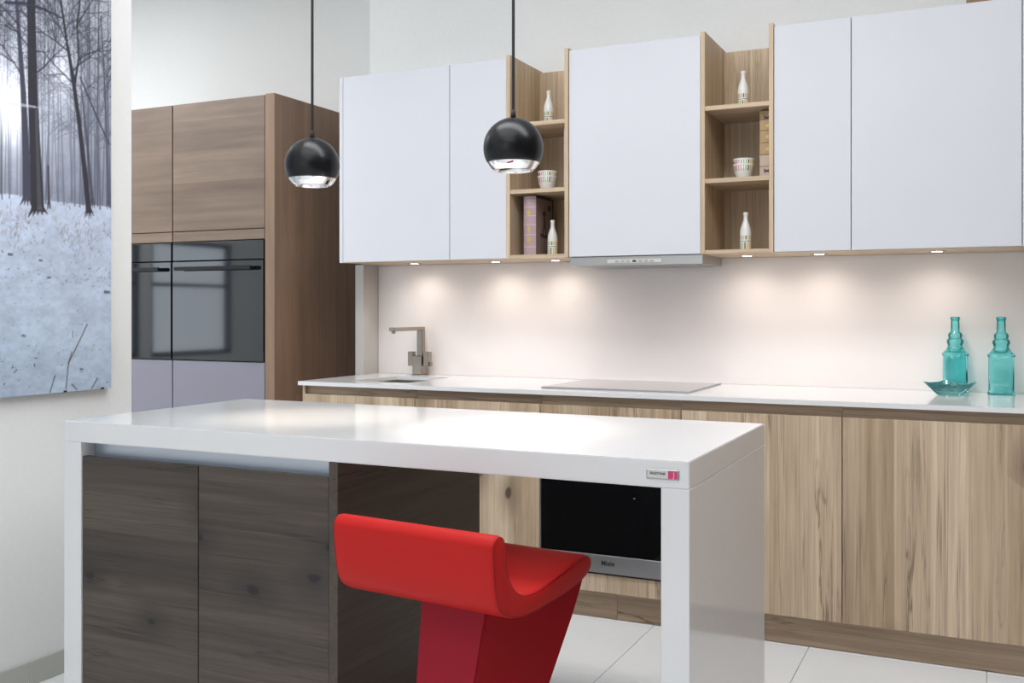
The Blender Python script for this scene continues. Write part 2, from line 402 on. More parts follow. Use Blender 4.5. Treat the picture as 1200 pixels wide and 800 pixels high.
# ---- base cabinets
def base_cabinet(x0, x1, label, kind='door'):
    t = thing('base_cabinet', ((x0 + x1) / 2, 4.1, 0.10), label, 'cabinet', 'oak base cabinets along the wall')
    g = 0.0016
    if kind == 'oven':
        mk('body', boxes([(x0 + .0005, x0 + .016, 3.81, YW - .003, .118, CB), (x1 - .016, x1 - .0005, 3.81, YW - .003, .118, CB), (x0 + .016, x1 - .016, 3.81, YW - .003, .118, .18),
                          (x0 + .016, x1 - .016, 3.81, YW - .003, .66, .70), (x0 + .016, x1 - .016, 4.40, YW - .003, .18, CB)]), 'white_body', t)
        mk('drawer_front', bev(box(x0 + g, x1 - g, YDOOR, YDOOR + .02, .652, .861), .0012), 'oak', t)
        mk('filler_front', bev(box(x0 + g, x1 - g, YDOOR, YDOOR + .02, .118, .190), .0012), 'oak', t)
    else:
        if kind == 'sink':
            mk('body', boxes([(x0 + .0005, x0 + .016, 3.81, YW - .003, .118, CB), (x1 - .016, x1 - .0005, 3.81, YW - .003, .118, CB), (x0 + .016, x1 - .016, 3.81, YW - .003, .118, .134)]), 'white_body', t)
        else:
            mk('body', box(x0 + .0005, x1 - .0005, 3.81, YW - .003, .118, .86), 'white_body', t)
        mk('door', bev(box(x0 + g, x1 - g, YDOOR, YDOOR + .02, .118, .861), .0012), 'oak', t)
    mk('handle_channel', boxes([(x0 + .0005, x1 - .0005, 3.802, 3.808, .855, CB - .0005)]), 'oak_h', t)
    return t
BX = [-2.851, -2.261, -1.662, -1.067, -0.471, 0.122, 0.72]
BL = ['oak base cabinet below the sink, at the end of the run', 'oak base cabinet between the sink cabinet and the oven cabinet',
      'oak base cabinet holding the black oven under the hob', 'oak base cabinet between the oven cabinet and the one under the turquoise dish',
      'oak base cabinet with knotty door under the turquoise glass dish and bottles', 'oak base cabinet closing the run beyond the turquoise bottles']
for i in range(6):
    base_cabinet(BX[i], BX[i + 1], BL[i], 'oven' if i == 2 else 'sink' if i == 0 else 'door')
PL = [(-2.851, -1.345, 'oak plinth board under the sink and oven cabinets'), (-1.345, 0.72, 'long oak plinth board under the cabinets below the turquoise bottles')]
for a, b, l in PL:
    mk('plinth_board', bev(box(a + .0006, b - .0006, YPL, YPL + .016, 0.002, .117), .0008), 'oak_h', label=l, cat='plinth')

# ---- built-in oven under the hob
ov = thing('built_in_oven', (-1.3645, 4.0, .192), 'black glass built-in oven with steel strip below the hob', 'oven')
ox0, ox1 = -1.660, -1.069
mk('body', box(ox0 + .02, ox1 - .02, 3.80, 4.38, .194, .645), 'black_gap', ov)
for fx0 in (ox0, ox1 - .006): mk('side_trim', box(fx0, fx0 + .006, 3.772, 3.80, .194, .649), 'steel_d', ov)
dr = mk('door_glass', bev(box(ox0 + .006, ox1 - .006, 3.770, 3.799, .271, .649), .001), 'oven_glass', ov)
mk('display_dot', box(-1.255, -1.250, 3.7693, 3.770, .505, .508), 'badge_w', dr)
st = mk('steel_strip', bev(box(ox0 + .006, ox1 - .006, 3.768, 3.799, .199, .2705), .001), 'steel_d', ov)
mk('lettering', text_bm('Miele', 0.026, (-1.362, 3.7676, .239)), 'ink', st)
mk('bottom_gap', box(ox0, ox1, 3.776, 3.799, .191, .199), 'black_gap', ov)

# ---- hob
hb = thing('hob', (-1.38, 4.14, CT), 'flat glass induction hob set on the white worktop', 'hob')
mk('glass', bev(box(-1.695, -1.062, 3.876, 4.392, CT + .0005, CT + .006), .0015), 'hob', hb)
mk('edge_trim', boxes([(-1.698, -1.0595, 3.873, 3.876, CT + .0005, CT + .0055), (-1.698, -1.0595, 4.392, 4.395, CT + .0005, CT + .0055),
                       (-1.698, -1.695, 3.876, 4.392, CT + .0005, CT + .0055), (-1.062, -1.0595, 3.876, 4.392, CT + .0005, CT + .0055)]), 'steel_d', hb)
# ---- sink
sk = thing('sink', ((SX0 + SX1) / 2, (SY0 + SY1) / 2, .74), 'undermounted steel sink bowl sunk into the white worktop', 'sink')
w = .002
mk('bowl', boxes([(SX0 - w, SX0, SY0 - w, SY1 + w, .74, CB - .0005), (SX1, SX1 + w, SY0 - w, SY1 + w, .74, CB - .0005), (SX0, SX1, SY0 - w, SY0, .74, CB - .0005), (SX0, SX1, SY1, SY1 + w, .74, CB - .0005),
                  (SX0 - w, SX1 + w, SY0 - w, SY1 + w, .738, .74)]), 'steel', sk)
mk('drain', lathe([(0, 0), (.03, 0), (.038, .003), (.042, 0)], 24, (-2.5, 4.1, .7405)), 'chrome', sk, True)
# ---- tap
fx, fy = -2.594, 4.385
fa = thing('tap', (fx, fy, CT), 'square nickel kitchen tap with long straight spout behind the sink', 'tap')
mk('base_plate', bev(box(fx - .031, fx + .031, fy - .031, fy + .031, CT, CT + .004), .001), 'nickel', fa)
mk('body', bev(box(fx - .0275, fx + .0275, fy - .0275, fy + .0275, CT + .004, CT + .097), .0015), 'nickel', fa)
mk('column', bev(box(fx - .008, fx + .0235, fy - .016, fy + .016, CT + .097, CT + .226), .0015), 'nickel', fa)
sp = mk('spout', bev(box(fx - .0095, fx + .0225, fy - .275, fy + .016, CT + .226, CT + .244), .0015), 'nickel', fa)
mk('aerator', lathe([(0, 0), (.010, 0), (.010, .012), (0, .012)], 16, (fx + .0065, fy - .258, CT + .2145)), 'steel_d', sp, True)
hl = mk('handle', bev(box(fx - .057, fx - .028, fy - .022, fy + .010, CT + .046, CT + .118), .001), 'nickel', fa)
h2 = mk('handle', bev(box(fx + .034, fx + .064, fy - .022, fy + .010, CT + .046, CT + .118), .001), 'nickel', fa)
mk('spindle', box(fx + .0275, fx + .034, fy - .008, fy + .006, CT + .06, CT + .10), 'black_gap', h2)
mk('nub', bev(box(fx + .064, fx + .074, fy - .016, fy + .002, CT + .046, CT + .066), .001), 'nickel', h2)

# ---- backsplash
mk('backsplash', box(-2.872, 0.74, YW - .0045, YW - .0005, CT + .0005, 1.478), 'splash', label='pale pinkish glossy backsplash panel between worktop and wall cabinets', cat='backsplash')

# ================================================================== WALL CABINETS
YU, UZ0, UZ1 = 4.075, 1.479, 2.385
def wall_cabinet(x0, x1, label, left_panel=False, under=True):
    t = thing('wall_cabinet', ((x0 + x1) / 2, 4.26, UZ0), label, 'cabinet', 'white wall cabinets')
    xb = x0
    if left_panel:
        mk('side_panel', bev(box(x0, x0 + .020, YU, YW - .001, UZ0, UZ1), .001), 'white_front', t); xb = x0 + .0205
    mk('body', box(xb + .0005, x1 - .0005, YU + .022, YW - .001, UZ0 + .012, UZ1), 'white_body', t)
    mk('door', bev(box(xb + .0016, x1 - .0016, YU, YU + .020, UZ0 + .002, UZ1), .0012), 'white_front', t)
    if under: mk('bottom_board', box(x0 + .0003, x1 - .0003, YU + .004, YW - .006, UZ0, UZ0 + .0115), 'oak_edge', t)
    return t
wall_cabinet(-2.866, -2.250, 'wide white wall cabinet at the sink end of the row', True)
wall_cabinet(-2.250, -1.957, 'narrow white wall cabinet beside the open shelf with the dusty pink book')
wall_cabinet(-1.655, -1.067, 'wide white wall cabinet above the extractor hood, between the two open shelves', under=False)
wall_cabinet(-0.770, -0.474, 'narrow white wall cabinet beside the open shelf with the butterfly book')
wall_cabinet(-0.474, 0.118, 'wide white wall cabinet above the turquoise bottles')
wall_cabinet(0.118, 0.72, 'white wall cabinet closing the row past the turquoise bottles')

def open_shelf(x0, x1, label):
    t = thing('open_shelf', ((x0 + x1) / 2, 4.26, UZ0), label, 'shelf', 'open oak shelf units')
    zt, pw = UZ1 + .012, .0185
    mk('side_panel', bev(box(x0 + .0005, x0 + pw, YU - .004, YW - .001, UZ0, zt), .001), 'oak_shelf', t)
    mk('side_panel', bev(box(x1 - pw, x1 - .0005, YU - .004, YW - .001, UZ0, zt), .001), 'oak_shelf', t)
    mk('back_panel', box(x0 + pw, x1 - pw, 4.405, YW - .001, UZ0, zt - .012), 'oak_shelf', t)
    mk('bottom_board', bev(box(x0 + pw, x1 - pw, YU - .002, 4.405, UZ0, UZ0 + .0165), .0008), 'oak_edge', t)
    for z in (1.789, 2.088):
        mk('shelf_board', bev(box(x0 + pw, x1 - pw, YU - .002, 4.405, z - .0185, z), .0008), 'oak_edge', t)
    return t
open_shelf(-1.957, -1.655, 'open oak shelf unit holding the dusty pink book, between white wall cabinets')
open_shelf(-1.067, -0.770, 'open oak shelf unit holding the butterfly book, between white wall cabinets')

# ---- extractor hood
hd = thing('extractor_hood', (-1.36, 4.26, 1.437), 'slim steel extractor hood under the wide white wall cabinet', 'hood')
mk('body', boxes([(-1.648, -1.058, YU + .008, 4.40, 1.440, 1.478)]), 'steel', hd)
mk('front_strip', bev(box(-1.648, -1.058, YU - .002, YU + .008, 1.439, 1.473), .001), 'steel', hd)
cp = mk('control_panel', bev(box(-1.474, -1.232, YU - .006, YU - .002, 1.449, 1.465), .003, 2), 'badge_w', hd)
for i, xx in enumerate((-1.43, -1.405, -1.38, -1.352, -1.325, -1.30, -1.275)):
    mk('button', box(xx - .008, xx + .008, YU - .0075, YU - .006, 1.453, 1.461), 'ink' if i == 3 else 'steel', cp)
mk('filter_grille', box(-1.62, -1.09, 4.10, 4.38, 1.4375, 1.44), 'steel_d', hd)

# ---- board lying on top of the cabinets (only its end shows)
mk('board', bev(box(-0.068, 0.30, YU + .008, 4.36, UZ1 + .0005, UZ1 + .06), .002), 'wood_top', label='brown wooden board lying on top of the wide wall cabinet', cat='board')

# ---- recessed spots in the underside of the wall units
def spot(x, y, label):
    z = UZ0
    t = thing('recessed_spotlight', (x, y, z), label, 'spotlight', 'spotlights under the wall units')
    mk('ring', lathe([(.024, -.0005), (.034, -.003), (.036, 0), (.024, .0)], 28, (x, y, z)), 'steel', t, True)
    mk('lens', lathe([(0, -.0022), (.018, -.0022), (.0238, -.0004)], 24, (x, y, z)), 'lens', t, True)
    l = D.lights.new('spot_lamp', 'SPOT'); l.energy = 2.9; l.color = (1.0, 0.88, 0.78); l.spot_size = R(165); l.spot_blend = 1.0; l.shadow_soft_size = 0.02
    o = D.objects.new('spot_lamp', l); COL.objects.link(o); o.parent = t; o.location = (0, 0, -.006)
    return t
spot(-2.564, 4.285, 'small lit round spotlight under the wide white wall cabinet above the tap')
spot(-2.116, 4.285, 'small lit round spotlight under the narrow white cabinet beside the dusty pink book')
spot(-1.806, 4.285, 'small lit round spotlight under the open shelf with the dusty pink book')
spot(-0.917, 4.265, 'small lit round spotlight under the open shelf with the butterfly book')
spot(-0.622, 4.265, 'small lit round spotlight under the narrow white cabinet beside the butterfly book')
spot(-0.174, 4.255, 'small lit round spotlight under the cabinet above the turquoise bottles')

# ================================================================== THINGS ON SHELVES
def small_bottle(x, y, z, label):
    t = thing('ceramic_bottle', (x, y, z), label, 'bottle', 'white ceramic bottles on the open shelves')
    o = mk('body', lathe([(0, 0), (.021, 0), (.0235, .004), (.0235, .078), (.021, .094), (.014, .114), (.0095, .128), (.009, .146), (.0105, .150), (.0105, .158), (.008, .160), (0, .156)], 32, (x, y, z)), 'bot', t, True)
    mk('printed_band', lathe([(.0237, .006), (.0237, .034)], 32, (x, y, z)), 'bot2', t, True)
    mk('grey_line', lathe([(.0237, .038), (.0237, .040)], 32, (x, y, z)), 'ink', t, True)
    return t
small_bottle(-1.806, 4.205, 2.0885, 'white ceramic bottle on the upper shelf above the dusty pink book')
small_bottle(-1.778, 4.185, 1.496, 'white ceramic bottle with coloured stripes in front of the dusty pink book')
small_bottle(-0.920, 4.205, 2.0885, 'white ceramic bottle on the upper shelf above the butterfly book')
small_bottle(-0.908, 4.195, 1.496, 'white ceramic bottle with coloured stripes standing below the nested cups')
def cup(x, y, z, label):
    t = thing('cup', (x, y, z), label, 'cup', 'nested striped cups on the open shelves')
    mk('bowl', lathe([(0, .004), (.022, .004), (.022, 0), (.026, 0), (.032, .014), (.040, .040), (.0455, .070), (.0435, .070), (.038, .040), (.030, .016), (0, .010)], 36, (x, y, z)), 'cup', t, True)
    return t
for x, y, w1 in ((-1.817, 4.215, 'beside the pink spine'), (-0.922, 4.225, 'beside the butterfly book')):
    cup(x, y, 1.7895, 'striped white cup standing on the shelf, under another cup, ' + w1)
    cup(x + .001, y, 1.7895 + .0225, 'striped white cup stacked inside another cup ' + w1)

def frame_flat(pts_list, mat, name, parent, plane, val, th=.0006):
    """flat print shapes: list of outlines in the plane x=val (y,z) or y=val (x,z)."""
    bm = bmesh.new()
    for pts in pts_list:
        b2 = prism(pts, plane, val, val + th if plane == 'x' else val - th)
        me = D.meshes.new('tmp'); b2.to_mesh(me); b2.free(); bm.from_mesh(me); D.meshes.remove(me)
    return mk(name, bm, mat, parent)

# dusty pink book, spine to the room, cover to the side
x0, x1, y0, y1, z0, z1 = -1.893, -1.832, 4.118, 4.318, 1.4965, 1.762
bk = thing('book', ((x0 + x1) / 2, 4.2, z0), 'thick dusty pink book with gilt spine standing behind a ceramic bottle', 'book')
mk('pages', box(x0 + .004, x1 - .004, y0 + .008, y1 - .004, z0 + .004, z1 - .004), 'paper', bk)
cv = mk('cover', boxes([(x0, x0 + .004, y0 + .004, y1, z0, z1), (x1 - .004, x1, y0 + .004, y1, z0, z1)]), 'pink_dark', bk)
n = 9
arc = [(x0 + (x1 - x0) * k / n, y0 + .004 - .010 * math.sin(math.pi * k / n)) for k in range(n + 1)]
spn = mk('spine', prism(arc + [(x1, y0 + .008), (x0, y0 + .008)], 'z', z0, z1), 'pink_book', bk)
for zz in (.035, .09, .135, .175, .215, .245):
    a2 = [(x0 + (x1 - x0) * k / n, y0 + .0035 - .0108 * math.sin(math.pi * k / n)) for k in range(n + 1)]
    mk('spine_band', prism(a2 + [(x1, y0 + .006), (x0, y0 + .006)], 'z', z0 + zz, z0 + zz + .003), 'pale_print', spn)
def disc(cx, cz, r, k=14): return [(cx + r * math.cos(2 * math.pi * i / k), cz + r * math.sin(2 * math.pi * i / k)) for i in range(k)]
xm = (x0 + x1) / 2
frame_flat([disc(xm, z0 + .19, .012)], 'gold', 'emblem', spn, 'y', y0 - .0068)
frame_flat([disc(xm, z0 + .068, .012)], 'gold', 'emblem', spn, 'y', y0 - .0068)
frame_flat([[(xm - .004, z0 + .10), (xm + .006, z0 + .10), (xm + .006, z0 + .13), (xm - .004, z0 + .13)]], 'gold', 'emblem', spn, 'y', y0 - .0068)
mk('cover_edge', boxes([(x1 - .0005, x1 + .0004, y1 - .012, y1, z0, z1), (x1 - .0005, x1 + .0004, y0 + .004, y1, z1 - .008, z1)]), 'book_edge', cv)
ym = 4.215
tower = [(ym - .030, z0 + .08), (ym - .018, z0 + .08), (ym - .006, z0 + .125), (ym + .006, z0 + .125), (ym + .018, z0 + .08), (ym + .030, z0 + .08), (ym + .012, z0 + .135), (ym + .005, z0 + .19), (ym + .001, z0 + .225), (ym - .001, z0 + .225), (ym - .005, z0 + .19), (ym - .012, z0 + .135)]
frame_flat([tower, [(ym - .02, z0 + .185), (ym + .02, z0 + .185), (ym + .016, z0 + .20), (ym - .016, z0 + .20)],
            [(ym - .045, z0 + .088), (ym + .06, z0 + .078), (ym + .06, z0 + .089), (ym - .045, z0 + .100)],
            disc(ym + .055, z0 + .222, .016)], 'book_edge', 'print', cv, 'x', x1)
# thin lavender book on the middle shelf
x0, x1, y0, y1, z0, z1 = -1.702, -1.676, 4.135, 4.32, 1.7895, 2.055
bk = thing('book', ((x0 + x1) / 2, 4.2, z0), 'thin pale lavender book against the shelf side above the dusty pink book', 'book')
mk('pages', box(x0 + .003, x1 - .003, y0 + .004, y1 - .004, z0 + .003, z1 - .003), 'paper', bk)
mk('cover', boxes([(x0, x0 + .003, y0, y1, z0, z1), (x1 - .003, x1, y0, y1, z0, z1)]), 'lav_book', bk)
spn = mk('spine', bev(box(x0, x1, y0 - .003, y0 + .003, z0, z1), .001), 'lav_book', bk)
for zz in (.03, .10, .20): mk('spine_band', box(x0 + .001, x1 - .001, y0 - .0036, y0 - .003, z0 + zz, z0 + zz + .004), 'pink_dark', spn)
# butterfly book
x0, x1, y0, y1, z0, z1 = -0.838, -0.7895, 4.14, 4.33, 1.7895, 2.062
bk = thing('book', ((x0 + x1) / 2, 4.2, z0), 'aged tan book with purple butterflies on its spine beside the cups', 'book')
mk('pages', box(x0 + .004, x1 - .004, y0 + .004, y1 - .004, z0 + .004, z1 - .004), 'paper', bk)
mk('cover', boxes([(x0, x0 + .004, y0, y1, z0, z1), (x1 - .004, x1, y0, y1, z0, z1)]), 'brown_band', bk)
spn = mk('spine', bev(box(x0, x1, y0 - .006, y0 + .004, z0, z1), .002), 'tan_book', bk)
mk('spine_panel', box(x0 + .001, x1 - .001, y0 - .0066, y0 - .006, z0 + .006, z0 + .09), 'cream_book', spn)
for zz in (.043, .092, .14, .19, .235): mk('spine_band', box(x0, x1, y0 - .0074, y0 - .005, z0 + zz, z0 + zz + .003), 'brown_band', spn)
for cz in (z0 + .026, z0 + .252 - .01):
    cx = x0 + .030
    frame_flat([[(cx, cz - .004), (cx - .014, cz - .008), (cx - .010, cz), (cx - .016, cz + .010), (cx, cz + .003), (cx + .014, cz + .010), (cx + .010, cz), (cx + .012, cz - .008)]], 'purple', 'butterfly', spn, 'y', y0 - .0066)
for cz in (z0 + .115, z0 + .165, z0 + .21): frame_flat([disc(x0 + .032, cz, .007)], 'gold', 'emblem', spn, 'y', y0 - .0066)

# ---- turquoise glass
def sq_ring(cx, cy, z, hw, n_exp, rot=0.0, k=48):
    out = []
    for i in range(k):
        a = 2 * math.pi * i / k; c, s = math.cos(a), math.sin(a)
        r = hw / ((abs(c) ** n_exp + abs(s) ** n_exp) ** (1 / n_exp))
        out.append((cx + r * math.cos(a + rot), cy + r * math.sin(a + rot), z))
    return out
def glass_bottle(x, y, label, rot):
    z = CT
    t = thing('glass_bottle', (x, y, z), label, 'bottle', 'turquoise glass bottles on the worktop')
    prof = [(.0, .046, 10), (.004, .048, 10), (.010, .048, 10), (.013, .045, 10), (.146, .045, 10), (.149, .0485, 10), (.155, .0485, 9), (.158, .045, 7), (.168, .036, 3.5), (.180, .0285, 2.2), (.190, .027, 2),
            (.196, .0305, 2), (.203, .032, 2), (.211, .0295, 2), (.216, .0245, 2), (.222, .0255, 2), (.229, .0265, 2), (.236, .024, 2), (.241, .0185, 2), (.246, .0165, 2), (.290, .0155, 2), (.292, .0180, 2), (.300, .0178, 2), (.301, .0155, 2)]
    outer = [sq_ring(x, y, z + a, b, e, rot) for a, b, e in prof]
    th = .0035
    inner = [sq_ring(x, y, z + a, b, 2, rot) for a, b in ((.284, .0122), (.299, .0128))]
    rings = outer + list(reversed(inner))
    o = mk('glass', loft(rings), 'turq', t); smooth_by_angle(o, 50)
    return t
glass_bottle(0.052, 4.335, 'turquoise square glass bottle standing alone on the worktop', R(0))
glass_bottle(-0.113, 4.378, 'turquoise square glass bottle standing behind the small glass dish', R(4))
dx, dy = -0.128, 4.215
ds = thing('glass_dish', (dx, dy, CT), 'small turquoise square glass dish with flared corners on the worktop', 'dish')
def star_ring(z, r, amp, lift, k=64):
    out = []
    for i in range(k):
        a = 2 * math.pi * i / k; q = math.cos(4 * a)
        rr = r * (1 + amp * (max(0, q) ** 1.5 - 0.25 * max(0, -q)))
        out.append((dx + rr * math.cos(a + R(12)), dy + rr * math.sin(a + R(12)), CT + z + lift * max(0, q) ** 2))
    return out
do = [star_ring(.0, .038, .12, 0), star_ring(.004, .042, .15, 0), star_ring(.018, .052, .22, 0), star_ring(.034, .064, .28, .003), star_ring(.046, .073, .32, .005)]
di = [star_ring(.047, .070, .32, .005), star_ring(.036, .060, .28, .003), star_ring(.022, .048, .22, 0), star_ring(.010, .036, .12, 0)]
o = mk('glass', loft(do + di), 'turq_light', ds); smooth_by_angle(o, 60)

# ================================================================== ISLAND
IX0, IX1, IY0, IY1, ITH = -2.482, -0.581, 2.125, 2.935, .061
iw = thing('island_worktop', ((IX0 + IX1) / 2, (IY0 + IY1) / 2, 0), 'glossy white quartz island slab with waterfall sides and a small badge', 'worktop')
mk('top_slab', bev(box(IX0, IX1, IY0, IY1, CT - ITH, CT), .002, 2), 'quartz', iw)
mk('waterfall_side', bev(box(IX0, IX0 + .070, IY0, IY1, 0.001, CT - ITH), .001), 'quartz', iw)
mk('waterfall_side', bev(box(IX1 - .064, IX1, IY0, IY1, 0.001, CT - ITH), .001), 'quartz', iw)
by = IY0
bd = mk('badge', bev(box(-0.678, -0.604, by - .003, by, .8785, .8995), .0008), 'steel_d', iw)
mk('badge_face', box(-0.675, -0.628, by - .0034, by - .003, .8805, .8975), 'badge_w', bd)
mk('badge_emblem', box(-0.628, -0.607, by - .0034, by - .003, .8805, .8975), 'badge_p', bd)
mk('lettering', text_bm('SILESTONE', 0.0072, (-0.6515, by - .0036, .8905), depth=.0002), 'ink', bd)
mk('lettering', text_bm('J', 0.016, (-0.615, by - .0036, .889), depth=.0002), 'badge_pl', bd)

CX0, CX1 = IX0 + .071, -1.501
ic = thing('island_cabinet', ((CX0 + CX1) / 2, 2.5, 0), 'dark stained oak cabinet under the white island slab', 'cabinet')
mk('body', box(CX0 + .001, CX1 - .0285, IY0 + .06, IY1 - .02, .08, CT - ITH - .001), 'black_gap', ic)
mk('end_panel', bev(box(CX1 - .028, CX1, IY0 + .002, IY1 - .013, 0.002, CT - ITH - .001), .001), 'dark_oak_y', ic)
for a, b in ((CX0 + .001, -1.9685), (-1.9655, CX1 - .0295)):
    mk('door', bev(box(a, b, IY0 + .004, IY0 + .024, .085, .8185), .001), 'dark_oak', ic)
mk('handle_channel', boxes([(CX0 + .001, CX1 - .0285, IY0 + .050, IY0 + .054, .80, CT - ITH - .001), (CX0 + .001, CX1 - .0285, IY0 + .026, IY0 + .050, .80, .803)]), 'alu', ic)
mk('channel_lip', box(CX0 + .03, CX1 - .0285, IY0 + .0245, IY0 + .027, .80, .8195), 'alu', ic)
mk('plinth', box(CX0 + .001, CX1 - .0285, IY0 + .07, IY0 + .085, .001, .085), 'dark_oak', ic)
mk('back_panel', box(CX0 + .001, CX1 - .0285, IY1 - .02, IY1 - .013, .002, CT - ITH - .001), 'dark_oak', ic)

# ================================================================== PENDANT LAMPS
def pendant(x, y, z, label):
    r = .084
    t = thing('pendant_lamp', (x, y, z - .76 * r), label, 'lamp', 'ball pendant lamps over the island')
    a0, a1 = math.asin(-.50), math.asin(-.765)
    prof = [(r * math.cos(math.pi / 2 + (a0 - math.pi / 2) * k / 28), r * math.sin(math.pi / 2 + (a0 - math.pi / 2) * k / 28)) for k in range(29)]
    prof[0] = (0, r)
    mk('shade', lathe(prof + [(r * math.cos(a0) - .003, r * math.sin(a0))], 56, (x, y, z)), 'black', t, True)
    low = [(r * .997 * math.cos(a0 + (a1 - a0) * k / 10), r * math.sin(a0 + (a1 - a0) * k / 10)) for k in range(11)]
    rl = low[-1]
    inner = [(rl[0] - .003, rl[1] + .001), (rl[0] - .001, -.04), (.052, -.015), (.040, .01), (.022, .024), (0, .026)]
    ring = mk('chrome_ring', lathe(low + inner, 56, (x, y, z)), 'chrome', t, True)
    mk('bulb', lathe([(0, -.022), (.020, -.020), (.027, -.010), (.022, .005), (0, .012)], 28, (x, y, z)), 'bulb', t, True)
    mk('cap', lathe([(0, r - .002), (.008, r - .001), (.0065, r + .012), (.0045, r + .022), (0, r + .023)], 20, (x, y, z)), 'cord', t, True)
    mk('cord', lathe([(.0042, r + .02), (.0042, CEIL - z - .02)], 12, (x, y, z)), 'cord', t, True)
    mk('ceiling_rose', lathe([(0, CEIL - z - .03), (.045, CEIL - z - .03), (.05, CEIL - z - .001), (0, CEIL - z - .001)], 28, (x, y, z)), 'black', t, True)
    l = D.lights.new('pendant_bulb', 'SPOT'); l.energy = 22; l.color = (1.0, 0.88, 0.72); l.spot_size = R(58); l.spot_blend = 1.0; l.shadow_soft_size = .025
    o = D.objects.new('pendant_bulb', l); COL.objects.link(o); o.parent = t; o.location = (0, 0, .76 * r - .030)
    return t
pendant(-1.880, 2.53, 1.695, 'black ball pendant lamp hanging in front of the brown tall cabinets')
pendant(-1.194, 2.53, 1.701, 'black ball pendant lamp hanging in front of the open shelf with the pink book')

# ================================================================== RED BAR STOOL
ang = R(-7)
ex = Vector((math.cos(ang), math.sin(ang), 0)); ey = Vector((-math.sin(ang), math.cos(ang), 0))
SWID = .455
root = Vector((-.935, 1.903, 0)) - ex * (SWID / 2)
bs = thing('bar_stool', root, 'red leather bar stool with low curved back and wedge pedestal at the island', 'stool', rz=ang)
def local(name, bm, mat, smooth=None, parent=bs):
    bmesh.ops.recalc_face_normals(bm, faces=bm.faces)
    me = D.meshes.new(name); bm.to_mesh(me); bm.free(); me.materials.append(M[mat])
    o = D.objects.new(name, me); COL.objects.link(o); o.parent = parent
    if smooth: smooth_by_angle(o, smooth)
    return o
ctrl = [(-.014, .735), (-.012, .753), (.000, .766), (.015, .768), (.029, .760), (.037, .742), (.042, .705), (.055, .665), (.078, .637), (.110, .621), (.150, .616), (.203, .618), (.300, .634), (.370, .646), (.400, .648), (.421, .640),
        (.430, .625), (.424, .609), (.405, .597), (.375, .588), (.300, .577), (.240, .572), (.146, .568), (.085, .573), (.040, .587), (.012, .606), (-.003, .640), (-.010, .685)]
def catmull(P, sub=4):
    out = []; n = len(P)
    for i in range(n):
        p0, p1, p2, p3 = (Vector(P[(i + j - 1) % n]) for j in range(4))
        for k in range(sub):
            t = k / sub
            out.append(0.5 * ((2 * p1) + (p2 - p0) * t + (2 * p0 - 5 * p1 + 4 * p2 - p3) * t * t + (3 * p1 - p0 - 3 * p2 + p3) * t ** 3))
    return out
prof = catmull(ctrl)
n = len(prof)
nrm = []
for i in range(n):
    d_ = prof[(i + 1) % n] - prof[i - 1]; d_.normalize(); nrm.append(Vector((-d_.y, d_.x)))
cen = sum(prof, Vector((0, 0))) / n
sgn = 1
area2 = sum(prof[i].x * prof[(i + 1) % n].y - prof[(i + 1) % n].x * prof[i].y for i in range(n))
inward = 1 if area2 > 0 else -1
rings = []
def stat(xv, inset): return [(xv, p.x + q.x * inward * inset, p.y + q.y * inward * inset) for p, q in zip(prof, nrm)]
hw = SWID / 2; er = .012
st_ = [(-hw, er * .95)] + [(-hw + er * (1 - math.cos(a)), er * (1 - math.sin(a))) for a in (R(30), R(60), R(90))]
for xv, ins in st_: rings.append(stat(xv, ins))
for k in range(1, 8): rings.append(stat(-hw + er + (SWID - 2 * er) * k / 8, 0))
for xv, ins in reversed(st_): rings.append(stat(-xv, ins))
cushion = local('seat_shell', loft(rings), 'red', 40)
# piping along the two side edges
for sx in (-1, 1):
    bm = bmesh.new(); pr = []
    for p, q in zip(prof, nrm):
        c0 = Vector((sx * (hw - .004), p.x + q.x * inward * .0045, p.y + q.y * inward * .0045))
        fr = [(Vector((1, 0, 0)), Vector((0, q.x, q.y)))][0]
        pr.append([bm.verts.new(c0 + fr[0] * .0026 * math.cos(R(60 * k)) + fr[1] * .0026 * math.sin(R(60 * k))) for k in range(6)])
    for i in range(n):
        a, b = pr[i], pr[(i + 1) % n]
        for k in range(6): bm.faces.new((a[k], a[(k + 1) % 6], b[(k + 1) % 6], b[k]))
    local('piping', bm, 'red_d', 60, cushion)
# pedestal: wedge, narrow at the back, wide at the front, leaning back to the floor
lv = [(.022, .05, .070, .165, .125), (.20, .082, .075, .235, .150), (.36, .120, .083, .31, .178), (.50, .149, .092, .371, .203), (.575, .165, .097, .400, .214), (.592, .168, .098, .405, .215)]
rr = []
for z, yb, wb, yf, wf_ in lv: rr.append([(-wb, yb, z), (wb, yb, z), (wf_, yf, z), (wf_ - .02, yf + .022, z), (-wf_ + .02, yf + .022, z), (-wf_, yf, z)])
# keep the top inside the cushion
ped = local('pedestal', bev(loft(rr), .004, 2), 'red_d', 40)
bm = bmesh.new()
for (z, yb, wb, yf, wf_), (z2, yb2, wb2, yf2, wf2) in zip(lv[:-1], lv[1:-1]):
    a = [(-wb + .004, yb - .004, z), (wb - .004, yb - .004, z), (wb - .004, yb + .003, z), (-wb + .004, yb + .003, z)]
    b = [(-wb2 + .004, yb2 - .004, z2), (wb2 - .004, yb2 - .004, z2), (wb2 - .004, yb2 + .003, z2), (-wb2 + .004, yb2 + .003, z2)]
    va = [bm.verts.new(p) for p in a]; vb = [bm.verts.new(p) for p in b]
    for k in range(4): bm.faces.new((va[k], va[(k + 1) % 4], vb[(k + 1) % 4], vb[k]))
bmesh.ops.remove_doubles(bm, verts=bm.verts, dist=1e-5)
M['red_b'] = plain('raspberry_leather', (0.33, 0.010, 0.024), 0.5, spec=0.18, bump=0.1, bscale=500)
